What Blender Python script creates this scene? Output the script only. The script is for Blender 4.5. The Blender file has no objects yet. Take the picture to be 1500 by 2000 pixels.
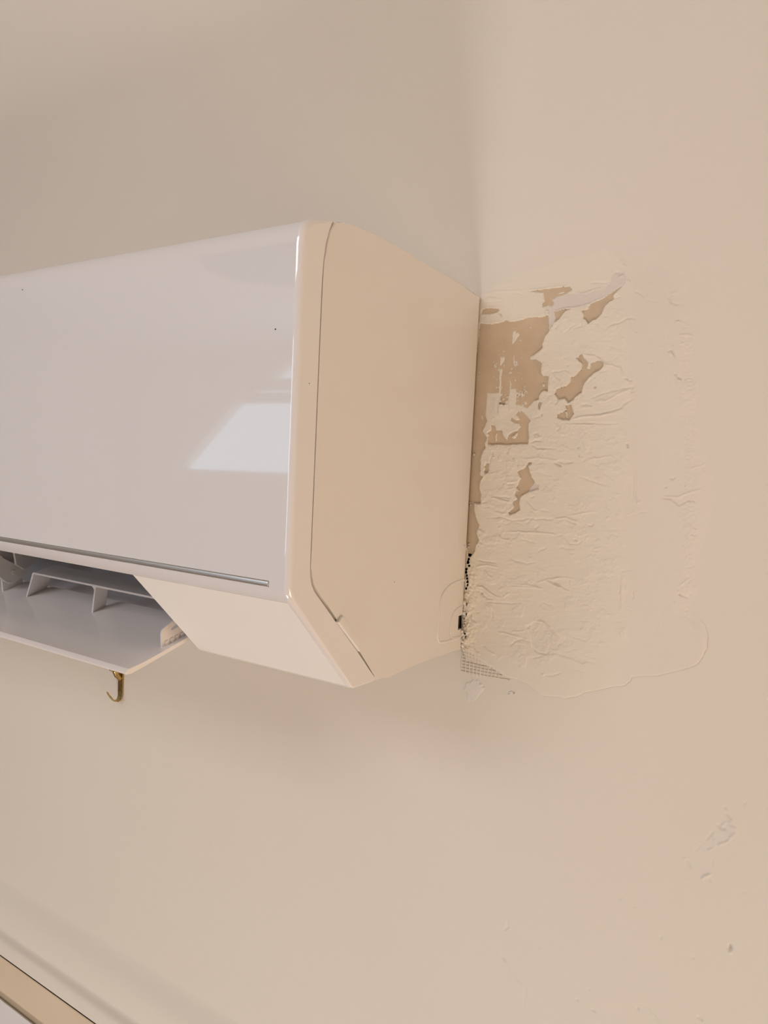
import bpy, bmesh, math
import numpy as np
from mathutils import Matrix, Vector

# ------------------------------------------------------------------ camera
F_PX = 1445.27
RW = np.array([[0.83579101, 0.07341407, -0.54411742],
               [0.54701306, -0.02610253, 0.83671702],
               [0.04722396, -0.99695989, -0.06197472]])   # rows: room x, y, z in camera axes
H0 = 2.20                                                  # height of the camera above the floor
CP = np.array([0.26384811, -0.53157152, H0])
CEIL = 3.02                                                # ceiling height
scene = bpy.context.scene
C = scene.collection
cam_d = bpy.data.cameras.new('camera')
cam_d.sensor_fit = 'VERTICAL'; cam_d.sensor_height = 36.0
cam_d.lens = F_PX * 36.0 / 2000.0
cam_d.clip_start = 0.02; cam_d.clip_end = 60
cam = bpy.data.objects.new('camera', cam_d); C.objects.link(cam)
cam.matrix_world = Matrix(((RW[0][0], -RW[0][1], -RW[0][2], CP[0]),
                           (RW[1][0], -RW[1][1], -RW[1][2], CP[1]),
                           (RW[2][0], -RW[2][1], -RW[2][2], CP[2]), (0, 0, 0, 1)))
scene.camera = cam

# ------------------------------------------------------------------ world, lights, exposure
scene.view_settings.view_transform = 'Standard'
scene.view_settings.look = 'None'
scene.view_settings.gamma = 1.0
scene.view_settings.use_curve_mapping = False
scene.view_settings.exposure = 0.03
w = bpy.data.worlds.new('sky'); scene.world = w; w.use_nodes = True
bg = w.node_tree.nodes['Background']
bg.inputs[0].default_value = (0.55, 0.80, 1.0, 1); bg.inputs[1].default_value = 1.45

def area(name, loc, target, sx, sy, power, col):
    d = bpy.data.lights.new(name, 'AREA'); d.shape = 'RECTANGLE'; d.size = sx; d.size_y = sy
    d.energy = power; d.color = col
    o = bpy.data.objects.new(name, d); C.objects.link(o); o.location = loc
    o.rotation_euler = (Vector(target) - Vector(loc)).to_track_quat('-Z', 'Y').to_euler()
    return o
area('added_front_light', (-1.7, -3.9, H0 + 0.08), (-0.4, 0, H0), 2.0, 1.35, 19.5, (0.78, 0.84, 1.0))  # added light for assumed cool daylight from the front; no window built for it
area('overhead_fill', (-0.45, -1.45, CEIL - 0.04), (-0.45, -0.15, H0 - 0.1), 0.8, 0.7, 9, (0.97, 0.95, 1.0))  # added fill under the closed ceiling, brightens the flap and outlet
area('low_warm_light', (0.12, -1.5, H0 - 1.9), (-0.1, 0, H0), 0.5, 0.5, 15.5, (0.985, 0.965, 0.945))  # added lamp standing in for light bounced up off the floor
area('assumed_side_light', (1.9, -0.65, H0 - 0.95), (0, -0.1, H0), 0.9, 1.2, 19.0, (1.0, 0.72, 0.475))  # assumed warm source on the right

# ------------------------------------------------------------------ materials
def srgb(r, g, b):
    f = lambda c: (c/255/12.92) if c/255 <= 0.04045 else ((c/255+0.055)/1.055)**2.4
    return (f(r), f(g), f(b), 1)

def material(name, col, rough=0.5, metal=0.0, spec=0.5, coat=0.0, bump=None, var=None):
    m = bpy.data.materials.new(name); m.use_nodes = True
    nt = m.node_tree; b = nt.nodes['Principled BSDF']
    b.inputs['Base Color'].default_value = col
    b.inputs['Roughness'].default_value = rough
    b.inputs['Metallic'].default_value = metal
    b.inputs['Specular IOR Level'].default_value = spec
    b.inputs['Coat Weight'].default_value = coat
    tc = nt.nodes.new('ShaderNodeTexCoord')
    if bump:
        n = nt.nodes.new('ShaderNodeTexNoise'); n.inputs['Scale'].default_value = bump[0]; n.inputs['Detail'].default_value = 5
        nt.links.new(tc.outputs['Object'], n.inputs['Vector'])
        bp = nt.nodes.new('ShaderNodeBump'); bp.inputs['Distance'].default_value = bump[1]; bp.inputs['Strength'].default_value = 1
        nt.links.new(n.outputs[0], bp.inputs['Height']); nt.links.new(bp.outputs[0], b.inputs['Normal'])
    if var:
        n = nt.nodes.new('ShaderNodeTexNoise'); n.inputs['Scale'].default_value = var[0]; n.inputs['Detail'].default_value = 6
        nt.links.new(tc.outputs['Object'], n.inputs['Vector'])
        mx = nt.nodes.new('ShaderNodeMix'); mx.data_type = 'RGBA'
        mx.inputs[6].default_value = col; mx.inputs[7].default_value = var[1]
        rp = nt.nodes.new('ShaderNodeMapRange'); rp.inputs[1].default_value = 0.35; rp.inputs[2].default_value = 0.7
        nt.links.new(n.outputs[0], rp.inputs[0]); nt.links.new(rp.outputs[0], mx.inputs[0])
        nt.links.new(mx.outputs[2], b.inputs['Base Color'])
    return m

WALL_C = (0.80, 0.735, 0.635, 1)
M = {}
M['wall'] = material('cream_wall_paint', WALL_C, 0.75, spec=0.3, bump=(260, 0.00015), var=(4, (0.79, 0.715, 0.62, 1)))
M['room'] = material('cream_room_paint', (0.80, 0.745, 0.67, 1), 0.8)
M['ceiling'] = material('white_ceiling_paint', (0.85, 0.83, 0.80, 1), 0.8)
M['floor'] = material('oak_floor', (0.50, 0.33, 0.20, 1), 0.5, var=(3, (0.42, 0.26, 0.15, 1)))
M['board'] = material('brown_board_paper', (0.66, 0.52, 0.37, 1), 0.85, spec=0.2, bump=(500, 0.0002), var=(60, (0.60, 0.465, 0.325, 1)))
M['white'] = material('white_plastic', (0.80, 0.765, 0.73, 1), 0.13)
M['gloss'] = material('glossy_white_plastic', (0.83, 0.80, 0.79, 1), 0.05, coat=1.0)
M['gloss'].node_tree.nodes['Principled BSDF'].inputs['Coat IOR'].default_value = 1.7
M['matte'] = material('satin_white_plastic', (0.90, 0.855, 0.80, 1), 0.42)
M['flap'] = material('semi_gloss_white_plastic', (0.90, 0.85, 0.82, 1), 0.13)
M['duct'] = material('grey_duct_plastic', (0.74, 0.74, 0.77, 1), 0.5)
M['dark'] = material('black_plastic', (0.02, 0.02, 0.022, 1), 0.6)
M['void'] = material('cavity_shade_and_dirt', (0.035, 0.022, 0.015, 1), 0.95)  # near-black: shade inside cavity and crack put into colour; also dirt specks
M['lever'] = material('translucent_grey_plastic', (0.74, 0.70, 0.67, 1), 0.35)
M['chrome'] = material('chrome_strip_metal', (0.86, 0.84, 0.80, 1), 0.30, metal=1.0)
M['groove'] = material('warm_grey_plastic', (0.70, 0.66, 0.61, 1), 0.5)  # light warm grey, used on the pin of the flap lever
M['brass'] = material('aged_brass', (0.66, 0.49, 0.22, 1), 0.30, metal=1.0, var=(400, (0.38, 0.26, 0.10, 1)))
M['casing'] = material('tan_painted_timber', (0.78, 0.64, 0.465, 1), 0.5, var=(8, (0.74, 0.60, 0.43, 1)))
M['casing_white'] = material('white_painted_timber', (0.80, 0.775, 0.75, 1), 0.4)
M['shade'] = material('dark_lamp_glass', (0.05, 0.048, 0.05, 1), 0.4)
M['mesh'] = material('joint_tape_fibre', (0.80, 0.73, 0.63, 1), 0.7)
# filler: the colour of each coat of filler is stored per vertex
m = material('dried_filler', (0.8, 0.7, 0.6, 1), 0.8, spec=0.25, bump=(900, 0.00012))
at = m.node_tree.nodes.new('ShaderNodeAttribute'); at.attribute_name = 'coat'
m.node_tree.links.new(at.outputs['Color'], m.node_tree.nodes['Principled BSDF'].inputs['Base Color'])
M['filler'] = m

# ------------------------------------------------------------------ helpers
def link_mesh(name, me, mat, parent=None, smooth=False, loc=None):
    o = bpy.data.objects.new(name, me); C.objects.link(o)
    if mat: me.materials.append(mat)
    if smooth:
        me.shade_smooth()
    if parent: o.parent = parent
    if loc is not None: o.location = loc
    return o
def obj(name, bm, mat, parent=None, smooth=False, loc=None):
    bmesh.ops.recalc_face_normals(bm, faces=bm.faces)
    me = bpy.data.meshes.new(name); bm.to_mesh(me); bm.free()
    return link_mesh(name, me, mat, parent, smooth, loc)
def thing(name, label, cat, loc=(0, 0, 0)):
    o = bpy.data.objects.new(name, None); C.objects.link(o); o.location = loc
    o.empty_display_size = 0.05; o['label'] = label; o['category'] = cat
    return o
def structure(o):
    o['kind'] = 'structure'; return o

def add_box(bm, x0, x1, y0, y1, z0, z1, bev=0.0):
    vs = [bm.verts.new((x, y, z)) for x in (x0, x1) for y in (y0, y1) for z in (z0, z1)]
    fs = [bm.faces.new([vs[i] for i in q]) for q in ((0,1,3,2),(4,6,7,5),(0,4,5,1),(2,3,7,6),(0,2,6,4),(1,5,7,3))]
    if bev:
        es = list({e for f in fs for e in f.edges})
        bmesh.ops.bevel(bm, geom=es, offset=bev, segments=3, affect='EDGES', profile=0.5)

def prism(bm, prof, x0, x1, bev=None, segs=3):
    """profile in (y, z) swept along x; bev = function(edge midpoint) -> bevel width at the x1 and x0 ends"""
    a = [bm.verts.new((x0, p[0], p[1])) for p in prof]
    b = [bm.verts.new((x1, p[0], p[1])) for p in prof]
    n = len(prof)
    fa = bm.faces.new(a); fb = bm.faces.new(b[::-1])
    for i in range(n):
        bm.faces.new((a[i], b[i], b[(i+1) % n], a[(i+1) % n]))
    if bev:
        es = [e for e in fb.edges] + [e for e in fa.edges]
        bmesh.ops.bevel(bm, geom=es, offset=bev, segments=segs, affect='EDGES', profile=0.5, clamp_overlap=True)

def tube(bm, pts, rad, seg=10, flat=None):
    """round bar along a polyline; rad number or list; flat=(sx, sy) squashes the section"""
    pts = [Vector(p) for p in pts]; n = len(pts)
    rad = rad if isinstance(rad, (list, tuple)) else [rad]*n
    rings = []
    up = Vector((1, 0, 0))
    for i, p in enumerate(pts):
        t = (pts[min(i+1, n-1)] - pts[max(i-1, 0)]).normalized()
        u = up - t*up.dot(t)
        if u.length < 0.1: u = Vector((0, 0, 1)) - t*t.z
        u.normalize(); v = t.cross(u)
        fx, fy = flat if flat else (1, 1)
        rings.append([bm.verts.new(p + u*math.cos(a)*rad[i]*fx + v*math.sin(a)*rad[i]*fy)
                      for a in (2*math.pi*k/seg for k in range(seg))])
    for i in range(n-1):
        for k in range(seg):
            bm.faces.new((rings[i][k], rings[i][(k+1) % seg], rings[i+1][(k+1) % seg], rings[i+1][k]))
    bm.faces.new(rings[0][::-1]); bm.faces.new(rings[-1])

def cut(o, cutters):
    for i, bm in enumerate(cutters):
        bmesh.ops.recalc_face_normals(bm, faces=bm.faces)
        me = bpy.data.meshes.new('cutter'); bm.to_mesh(me); bm.free()
        c = bpy.data.objects.new('cutter', me); C.objects.link(c)
        md = o.modifiers.new('cut', 'BOOLEAN'); md.operation = 'DIFFERENCE'; md.solver = 'EXACT'; md.object = c
        bpy.context.view_layer.update()
        dg = bpy.context.evaluated_depsgraph_get()
        new = bpy.data.meshes.new_from_object(o.evaluated_get(dg))
        o.modifiers.clear(); old = o.data; o.data = new
        bpy.data.meshes.remove(old)
        bpy.data.objects.remove(c); bpy.data.meshes.remove(me)
def smooth_by_angle(o, deg=30):
    o.data.shade_smooth()
    o.data.set_sharp_from_angle(angle=math.radians(deg))
    if 'even' not in o.modifiers:
        wn = o.modifiers.new('even', 'WEIGHTED_NORMAL'); wn.keep_sharp = True; wn.weight = 100

# pixel (1500 x 2000 frame) <-> wall plane y = 0, heights relative to the camera
def wall_pt(u, v, y=0.0):
    r = RW @ np.array([u-750.0, v-1000.0, F_PX]); k = (y-CP[1])/r[1]
    return CP[0]+r[0]*k, CP[2]-H0+r[2]*k
def side_pt(u, v, x=0.0):
    r = RW @ np.array([u-750.0, v-1000.0, F_PX]); k = (x-CP[0])/r[0]
    return CP[1]+r[1]*k, CP[2]-H0+r[2]*k
def to_px(x, z, y=0.0):
    d = np.stack([x-CP[0], np.full_like(x, y-CP[1]), z], -1)
    c = d @ RW
    return 750+F_PX*c[..., 0]/c[..., 2], 1000+F_PX*c[..., 1]/c[..., 2]

# ------------------------------------------------------------------ noise and drawing fields
rng = np.random.default_rng(7)
NT = rng.random((256, 256))
def vnoise(x, y):
    xi = np.floor(x).astype(int); yi = np.floor(y).astype(int)
    fx = x-xi; fy = y-yi; fx = fx*fx*(3-2*fx); fy = fy*fy*(3-2*fy)
    g = lambda a, b: NT[a % 256, b % 256]
    return (g(xi, yi)*(1-fx)+g(xi+1, yi)*fx)*(1-fy)+(g(xi, yi+1)*(1-fx)+g(xi+1, yi+1)*fx)*fy
def fbm(x, y, o=4):
    s = 0; a = 0.5; t = 0
    for i in range(o):
        s = s+a*vnoise(x*2**i+17.3*i, y*2**i+9.1*i); t += a; a *= 0.5
    return s/t-0.5
def sdf(u, v, poly):
    """signed distance in pixels, positive inside"""
    p = np.array(poly, float); d = np.full(u.shape, 1e9); ins = np.zeros(u.shape, bool)
    for i in range(len(p)):
        a = p[i]; b = p[(i+1) % len(p)]; e = b-a
        wx = u-a[0]; wy = v-a[1]
        t = np.clip((wx*e[0]+wy*e[1])/(e@e+1e-9), 0, 1)
        d = np.minimum(d, (wx-t*e[0])**2+(wy-t*e[1])**2)
        c = ((a[1] <= v) != (b[1] <= v)) & (u < a[0]+(v-a[1])*(b[0]-a[0])/((b[1]-a[1]) if abs(b[1]-a[1]) > 1e-9 else 1e-9))
        ins ^= c
    return np.where(ins, 1, -1)*np.sqrt(d)
def crop(s, ox, oy, pts):
    return [(ox+a/s, oy+b/s) for a, b in pts]
def sm(x, a, b):
    t = np.clip((x-a)/(b-a), 0, 1); return t*t*(3-2*t)
def stroke(h, u, v, pts, amp, wd, kind='r', lin=14.0):
    """ridge (amp>0) or groove (amp<0) along a polyline; kind 's': a step that fades away on the left of travel"""
    p = np.array(pts, float)
    m_ = (u > p[:, 0].min()-lin-8) & (u < p[:, 0].max()+lin+8) & (v > p[:, 1].min()-lin-8) & (v < p[:, 1].max()+lin+8)
    if not m_.any(): return
    uu = u[m_]; vv = v[m_]
    uu = uu+3.0*fbm(u[m_]/7, v[m_]/7, 3); vv = vv+3.0*fbm(u[m_]/7+40, v[m_]/7, 3)
    best = np.full(uu.shape, 1e9); sg = np.ones(uu.shape); tt = np.zeros(uu.shape)
    L = np.r_[0, np.cumsum(np.hypot(*(p[1:]-p[:-1]).T))]
    for i in range(len(p)-1):
        a = p[i]; e = p[i+1]-a; wx = uu-a[0]; wy = vv-a[1]
        t = np.clip((wx*e[0]+wy*e[1])/(e@e+1e-9), 0, 1)
        d = np.hypot(wx-t*e[0], wy-t*e[1]); k = d < best
        best = np.where(k, d, best); sg = np.where(k, np.sign(e[0]*wy-e[1]*wx), sg); tt = np.where(k, (L[i]+t*(L[i+1]-L[i]))/L[-1], tt)
    taper = sm(np.minimum(tt, 1-tt), -0.02, 0.22)
    if kind == 'r':
        h[m_] += amp*taper*np.exp(-(best/wd)**2)
    else:
        h[m_] += amp*taper*np.where(sg < 0, np.exp(-best/lin), np.exp(-(best/wd)**2))

# ------------------------------------------------------------------ the shapes of the repair, read off the photograph
OUTER = [(900, 1262), (912, 1292), (935, 1296), (962, 1306), (985, 1322), (1012, 1328), (1030, 1338), (1045, 1350), (1058, 1359), (1082, 1361), (1105, 1364), (1128, 1361), (1140, 1354),
         (1165, 1350), (1190, 1343), (1222, 1339), (1232, 1330), (1235, 1323), (1262, 1321), (1290, 1320), (1318, 1312), (1342, 1306), (1362, 1300), (1374, 1284), (1383, 1262),
         (1384, 1240), (1378, 1218), (1362, 1206), (1352, 1194), (1354, 1180), (1372, 1150), (1364, 1120), (1372, 1080), (1384, 1040), (1392, 1000), (1398, 960), (1396, 920),
         (1382, 890), (1372, 850), (1360, 815), (1372, 780), (1366, 742), (1352, 722), (1358, 690), (1366, 660), (1350, 630), (1346, 600), (1338, 575), (1352, 548),
         (1340, 528), (1322, 531), (1306, 520), (1296, 505), (1284, 501), (1262, 508), (1242, 521), (1228, 522), (1216, 508), (1200, 492), (1180, 480), (1120, 500), (1060, 520), (1000, 530), (940, 545), (925, 600), (900, 1000)]
BARE = [
    # the large bare field of board beside the unit
    crop(7.5, 930, 540, [(60,690),(220,705),(350,680),(410,668),(430,640),(500,660),(590,660),(690,630),(770,607),(860,600),(930,600),(1000,590),(1060,575),(1070,700),(1072,800),(1020,860),(990,930),(975,1000),(980,1035),(930,1090),(860,1145),(790,1180),(800,1215),(880,1225),(950,1255),(965,1290),(955,1350),(955,1430),(980,1455),(1070,1462)])
    + crop(7.5, 930, 720, [(1060,180),(1050,330),(1000,320),(950,345),(925,400),(915,455),(850,470),(800,520),(745,580),(690,555),(640,525),(585,520),(590,400),(590,290),(520,290),(495,300),(485,200),(490,380),(400,390),(360,360),(330,350),(230,360),(165,350),(155,450),(140,700),(155,770),(90,910),(160,1010),(125,1110),(140,1150),(80,1270),(68,1330),(66,1500)])
    + crop(7.5, 900, 880, [(290,160),(280,360),(330,380),(300,430),(275,500),(285,600),(298,660),(295,775),(190,770),(200,880),(240,1020),(268,1080),(230,1210),(268,1310),(225,1380),(205,1480),(180,1510),(150,1560),(110,1540),(60,1200),(90,0)]),
    crop(7.5, 930, 720, [(700,650),(740,690),(795,760),(765,800),(770,900),(770,1000),(760,1100),(640,1105),(520,1110),(430,1115),(300,1108),(190,1110),(170,1040),(185,960),(165,940),(225,900),(225,830),(270,830),(295,900),(380,910),(390,960),(410,1010),(460,1040),(480,970),(540,930),(620,900),(660,850),(640,800),(560,790),(510,750),(520,715),(600,760),(650,740),(620,700),(585,680),(610,640),(660,620)]),
    crop(7.5, 930, 540, [(768,217),(1000,190),(1200,165),(1370,145),(1405,200),(1340,240),(1250,275),(1180,300),(1100,340),(1140,380),(1120,430),(1050,420),(980,455),(975,410),(1010,370),(1000,300),(990,235),(880,232)]),
    crop(7.5, 1080, 520, [(1025,285),(960,350),(880,420),(890,480),(820,530),(760,590),(710,700),(650,770),(580,795),(530,842),(490,785),(450,765),(460,700),(430,660),(520,640),(525,590),(560,555),(690,500),(790,440),(900,370),(980,310)]),
    crop(7.5, 1080, 520, [(150,690),(100,760),(40,815),(30,700),(20,660),(90,655),(180,630),(260,628),(200,650)]),
    crop(7.5, 1080, 680, [(345,145),(390,140),(400,100),(430,90),(455,150),(520,215),(500,310),(550,300),(565,220),(640,200),(700,185),(745,215),(735,270),(680,330),(600,370),(520,440),(440,550),(425,650),(350,700),(290,760),(230,800),(190,740),(90,745),(40,670),(40,620),(110,580),(200,560),(260,500),(270,430),(340,400),(400,335),(440,320),(430,220)]),
    crop(7.5, 1080, 680, [(190,830),(270,830),(290,900),(312,965),(240,1055),(140,1050),(70,1020),(80,970),(150,940),(210,900)]),
    crop(7.5, 900, 880, [(960,240),(1000,190),(1045,175),(995,225),(1010,320),(1050,400),(1085,465),(1040,520),(1000,590),(940,630),(880,680),(860,760),(870,870),(800,915),(730,935),(705,910),(750,870),(790,820),(770,760),(840,700),(800,650),(820,600),(870,600),(830,540),(850,470),(890,400),(840,310),(900,275)]),
    crop(7.5, 930, 540, [(90,490),(200,465),(330,470),(345,500),(290,530),(180,545),(90,550)]),
    crop(7.5, 930, 540, [(335,535),(365,548),(385,590),(375,592),(352,558)]),
    crop(7.5, 900, 880, [(380,185),(415,190),(405,320),(375,335),(350,300),(370,270),(355,230)]),
    crop(7.5, 930, 720, [(920,490),(965,500),(935,600),(915,540)]),
    crop(7.5, 900, 880, [(990,175),(1050,170),(1040,200),(1000,215)]),
]
# islands of filler left standing on the bare board
ISLES = [
    crop(7.5, 930, 540, [(545,800),(590,800),(585,840),(620,815),(640,860),(600,900),(560,970),(525,995),(530,880)]),
    crop(7.5, 930, 540, [(780,740),(800,725),(812,750),(795,768)]),
    crop(7.5, 930, 540, [(640,930),(655,920),(665,945),(650,950)]),
    crop(7.5, 930, 540, [(535,758),(560,755),(562,770),(540,770)]),
    crop(7.5, 930, 540, [(355,1180),(420,1180),(415,1240),(375,1300),(350,1300)]),
    crop(7.5, 930, 540, [(345,1370),(385,1370),(365,1500),(340,1500)]),
    crop(7.5, 930, 720, [(345,0),(380,0),(362,360),(325,680),(318,680)]),
    crop(7.5, 930, 720, [(495,150),(510,190),(505,290),(495,640),(486,640)]),
    crop(7.5, 930, 540, [(545,1240),(565,1220),(590,1262),(560,1262)]),
    crop(7.5, 930, 720, [(700,490),(735,480),(745,520),(715,535)]),
    crop(7.5, 930, 720, [(970,230),(1010,225),(1015,265),(980,275)]),
    crop(7.5, 930, 720, [(520,1000),(620,925),(600,1000),(565,1040)]),
    crop(7.5, 930, 720, [(290,950),(310,950),(305,1060),(290,1060)]),
    crop(7.5, 1080, 680, [(530,230),(565,240),(545,310),(515,300)]),
    crop(7.5, 1080, 680, [(180,930),(205,930),(225,1020),(205,1030)]),
    crop(7.5, 930, 720, [(80,690),(95,690),(92,745),(84,745)]),
    crop(7.5, 930, 540, [(1210,240),(1290,215),(1300,235),(1220,260)]),
]
LILAC = [crop(7.5, 1080, 520, [(-90,650),(-100,540),(-20,470),(100,440),(200,395),(350,400),(520,360),(760,310),(840,230),(860,120),(960,80),(1060,90),(1085,200),(1040,270),(900,360),(780,430),(600,520),(430,580),(300,600),(180,610),(60,650)]),
         crop(7.5, 900, 880, [(1060,480),(1150,500),(1140,570),(1020,600),(930,640),(990,540)]),
         crop(7.5, 1080, 680, [(270,660),(340,680),(300,740),(250,740)]),
         crop(7.5, 930, 540, [(1060,440),(1150,440),(1160,650),(1120,740),(1072,780)])]
SUNK = crop(3.75, 1000, 1160, [(165,195),(240,205),(300,290),(400,385),(560,495),(520,510),(440,480),(330,445),(210,440),(150,395),(135,330),(110,240)])
MARKS = []     # (points, amplitude mm, width px, kind)
def mk(s, ox, oy, pts, amp, wd=1.6, kind='r', lin=14.0):
    MARKS.append((crop(s, ox, oy, pts), amp, wd, kind, lin))
a = (7.5, 900, 880)
for pts, amp in [([(340,980),(440,985),(600,975),(760,1020),(900,1015),(1000,990),(1200,1005),(1500,1000)],-.55),
                 ([(640,1195),(760,1190),(900,1190),(1100,1200),(1300,1220),(1500,1235)],.75),
                 ([(570,1210),(590,1250),(600,1290),(720,1310),(750,1370)],.5), ([(870,1300),(1000,1320),(1120,1360)],-.4),
                 ([(1130,1490),(1180,1450),(1280,1420)],-.45), ([(600,1050),(660,1080),(760,1035),(900,1070),(960,1110)],-.35),
                 ([(980,1080),(1040,990)],-.4), ([(1095,1150),(1160,1095)],-.9), ([(860,130),(1000,125),(1120,110),(1260,130),(1500,160)],.5),
                 ([(1360,170),(1430,205),(1480,245)],-.6), ([(960,740),(1060,850),(1100,890),(1170,870)],.7), ([(1170,875),(1320,890)],-.4),
                 ([(450,700),(520,695),(640,740),(760,760)],.7), ([(470,660),(600,680),(760,690)],-.5), ([(680,460),(810,465)],.6), ([(690,490),(800,485)],-.6),
                 ([(690,580),(800,540)],.4), ([(490,890),(600,930),(700,920)],.5), ([(350,830),(450,820)],-.35), ([(320,750),(400,745)],-.4),
                 ([(1080,310),(1240,350),(1380,380)],-.3), ([(1030,690),(1090,670)],-.6), ([(250,1140),(380,1230)],.5), ([(250,1330),(350,1400)],.5),
                 ([(480,30),(440,160),(420,340)],-.5), ([(500,90),(490,110)],.8), ([(830,150),(850,230)],-.7), ([(770,100),(790,120)],-.7), ([(675,365),(680,370)],-.8)]:
    mk(*a, pts, amp)
a = (7.5, 900, 1080)
for pts, amp in [([(240,90),(360,120),(560,150)],-.7), ([(220,220),(300,180),(440,180),(580,220)],.6), ([(350,240),(420,330),(490,375)],.6),
                 ([(210,480),(340,500),(440,580),(540,640),(620,660)],.9), ([(230,540),(330,590),(400,660),(500,680)],-.8), ([(620,660),(720,580)],.5),
                 ([(700,40),(800,110),(980,155),(1120,120)],-.45), ([(720,490),(960,500),(1230,520)],.55), ([(760,460),(1000,470),(1230,520)],.6),
                 ([(1110,440),(1250,395),(1500,360)],.5), ([(1250,400),(1500,520)],.9), ([(340,710),(600,725),(900,740)],-.5),
                 ([(1080,985),(1200,1000),(1300,1070),(1400,1190),(1500,1310)],.9), ([(970,1040),(990,1100),(1010,1050)],-.7),
                 ([(540,1150),(700,1180),(830,1220),(930,1250)],.7), ([(740,1150),(900,1145),(980,1110)],.5), ([(720,1370),(800,1290),(900,1260),(1040,1310)],-.6),
                 ([(70,1370),(160,1470),(180,1500)],.8), ([(200,1390),(290,1490)],.8), ([(340,1350),(420,1440),(530,1490)],.6), ([(150,960),(200,1010),(270,1040)],.7),
                 ([(200,880),(300,860)],-.4), ([(470,800),(470,980)],-.35), ([(320,560),(310,610)],-1.0), ([(1050,1390),(1140,1450),(1300,1490)],-.6),
                 ([(1200,720),(1330,760),(1390,820)],-.35)]:
    mk(*a, pts, amp)
a = (7.5, 1080, 680)
for pts, amp in [([(385,60),(460,105),(620,125),(720,190),(800,250),(900,260),(1000,310),(1040,400),(1100,470)],.8), ([(540,745),(700,680),(850,640),(1050,590),(1220,560)],-.8),
                 ([(600,800),(800,770),(1000,660),(1150,600)],.6), ([(520,970),(700,975),(850,930),(1000,880),(1050,820),(1200,730)],-.9), ([(240,1060),(400,1020),(520,1000),(700,990),(960,940)],.8),
                 ([(160,1105),(400,1105),(600,1100),(800,1110),(1000,1100)],-.5), ([(160,1115),(400,1120),(640,1118)],.5), ([(400,840),(520,820),(600,860)],-.5),
                 ([(420,880),(600,860)],.4), ([(640,420),(560,460),(520,520)],-.5), ([(640,360),(720,350),(820,320)],-.4), ([(0,340),(80,350),(180,320),(270,350)],-.6),
                 ([(40,420),(120,480)],-.5), ([(200,260),(260,258)],-.4), ([(1070,430),(1110,480),(1180,470)],-.7), ([(1170,540),(1160,640),(1220,620)],-.6),
                 ([(1080,1420),(1110,1390)],-1.1), ([(372,1465),(376,1470)],-1.0), ([(610,590),(640,565)],-2.2), ([(40,1070),(110,1160),(60,1210)],-.9), ([(100,1310),(280,1280)],-.2)]:
    mk(*a, pts, amp)
a = (7.5, 1080, 520)
for pts, amp in [([(800,890),(880,860),(1000,830),(1060,780),(1150,760),(1250,785)],-.7), ([(150,1000),(210,960),(260,900),(360,850)],-.5), ([(290,920),(420,880),(440,800)],-.5),
                 ([(540,250),(660,235),(780,250),(830,225)],-.5), ([(330,390),(450,400),(600,350),(780,310)],.6), ([(610,830),(690,880)],-.4), ([(1200,370),(1280,390),(1350,470)],-.6),
                 ([(1090,210),(1150,235)],.5), ([(900,100),(970,95),(1030,120)],-.8), ([(960,170),(1030,130)],.7), ([(1230,965),(1235,970)],-.9), ([(740,745),(800,735)],-.3),
                 ([(900,430),(960,380)],.6), ([(840,490),(1000,450)],-.4), ([(40,920),(80,880)],-.8), ([(160,690),(220,685)],-.3)]:
    mk(*a, pts, amp)
a = (7.5, 930, 720)
for pts, amp in [([(1200,30),(1130,50),(1180,120),(1260,170)],-.7), ([(780,1100),(900,1160),(1050,1170),(1200,1180)],-.6), ([(880,1195),(1060,1200)],.5), ([(840,970),(900,950),(930,995)],-1.),
                 ([(800,730),(900,715),(960,700)],-.5), ([(965,660),(968,700)],-1.3), ([(780,1100),(860,1060),(990,1060)],-.8), ([(1060,450),(1060,400),(1130,375)],-.5), ([(1170,530),(1210,450),(1280,440)],-.7),
                 ([(320,400),(320,680)],-.9), ([(478,400),(475,640)],-.8), ([(260,715),(280,705)],-1.), ([(250,1210),(245,1260)],-.8), ([(480,1150),(470,1250)],-.6), ([(860,1020),(990,1000)],.6),
                 ([(180,1160),(380,1150)],.3), ([(1160,1370),(1260,1440)],-.5), ([(1180,1350),(1420,1370)],-.5), ([(170,350),(300,365)],.5), ([(340,540),(400,525),(460,545)],.4)]:
    mk(*a, pts, amp)
a = (7.5, 930, 540)
for pts, amp in [([(130,385),(400,360)],-.3), ([(160,290),(380,300)],-.35), ([(150,330),(300,320)],.25), ([(580,240),(700,265)],-.25), ([(540,340),(545,650)],.2), ([(770,205),(1000,180),(1200,155),(1370,135)],.5),
                 ([(100,480),(230,455),(330,460)],.35), ([(60,280),(300,220),(560,215),(760,200)],.3)]:
    mk(*a, pts, amp)
a = (4.4118, 1080, 860)
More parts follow.
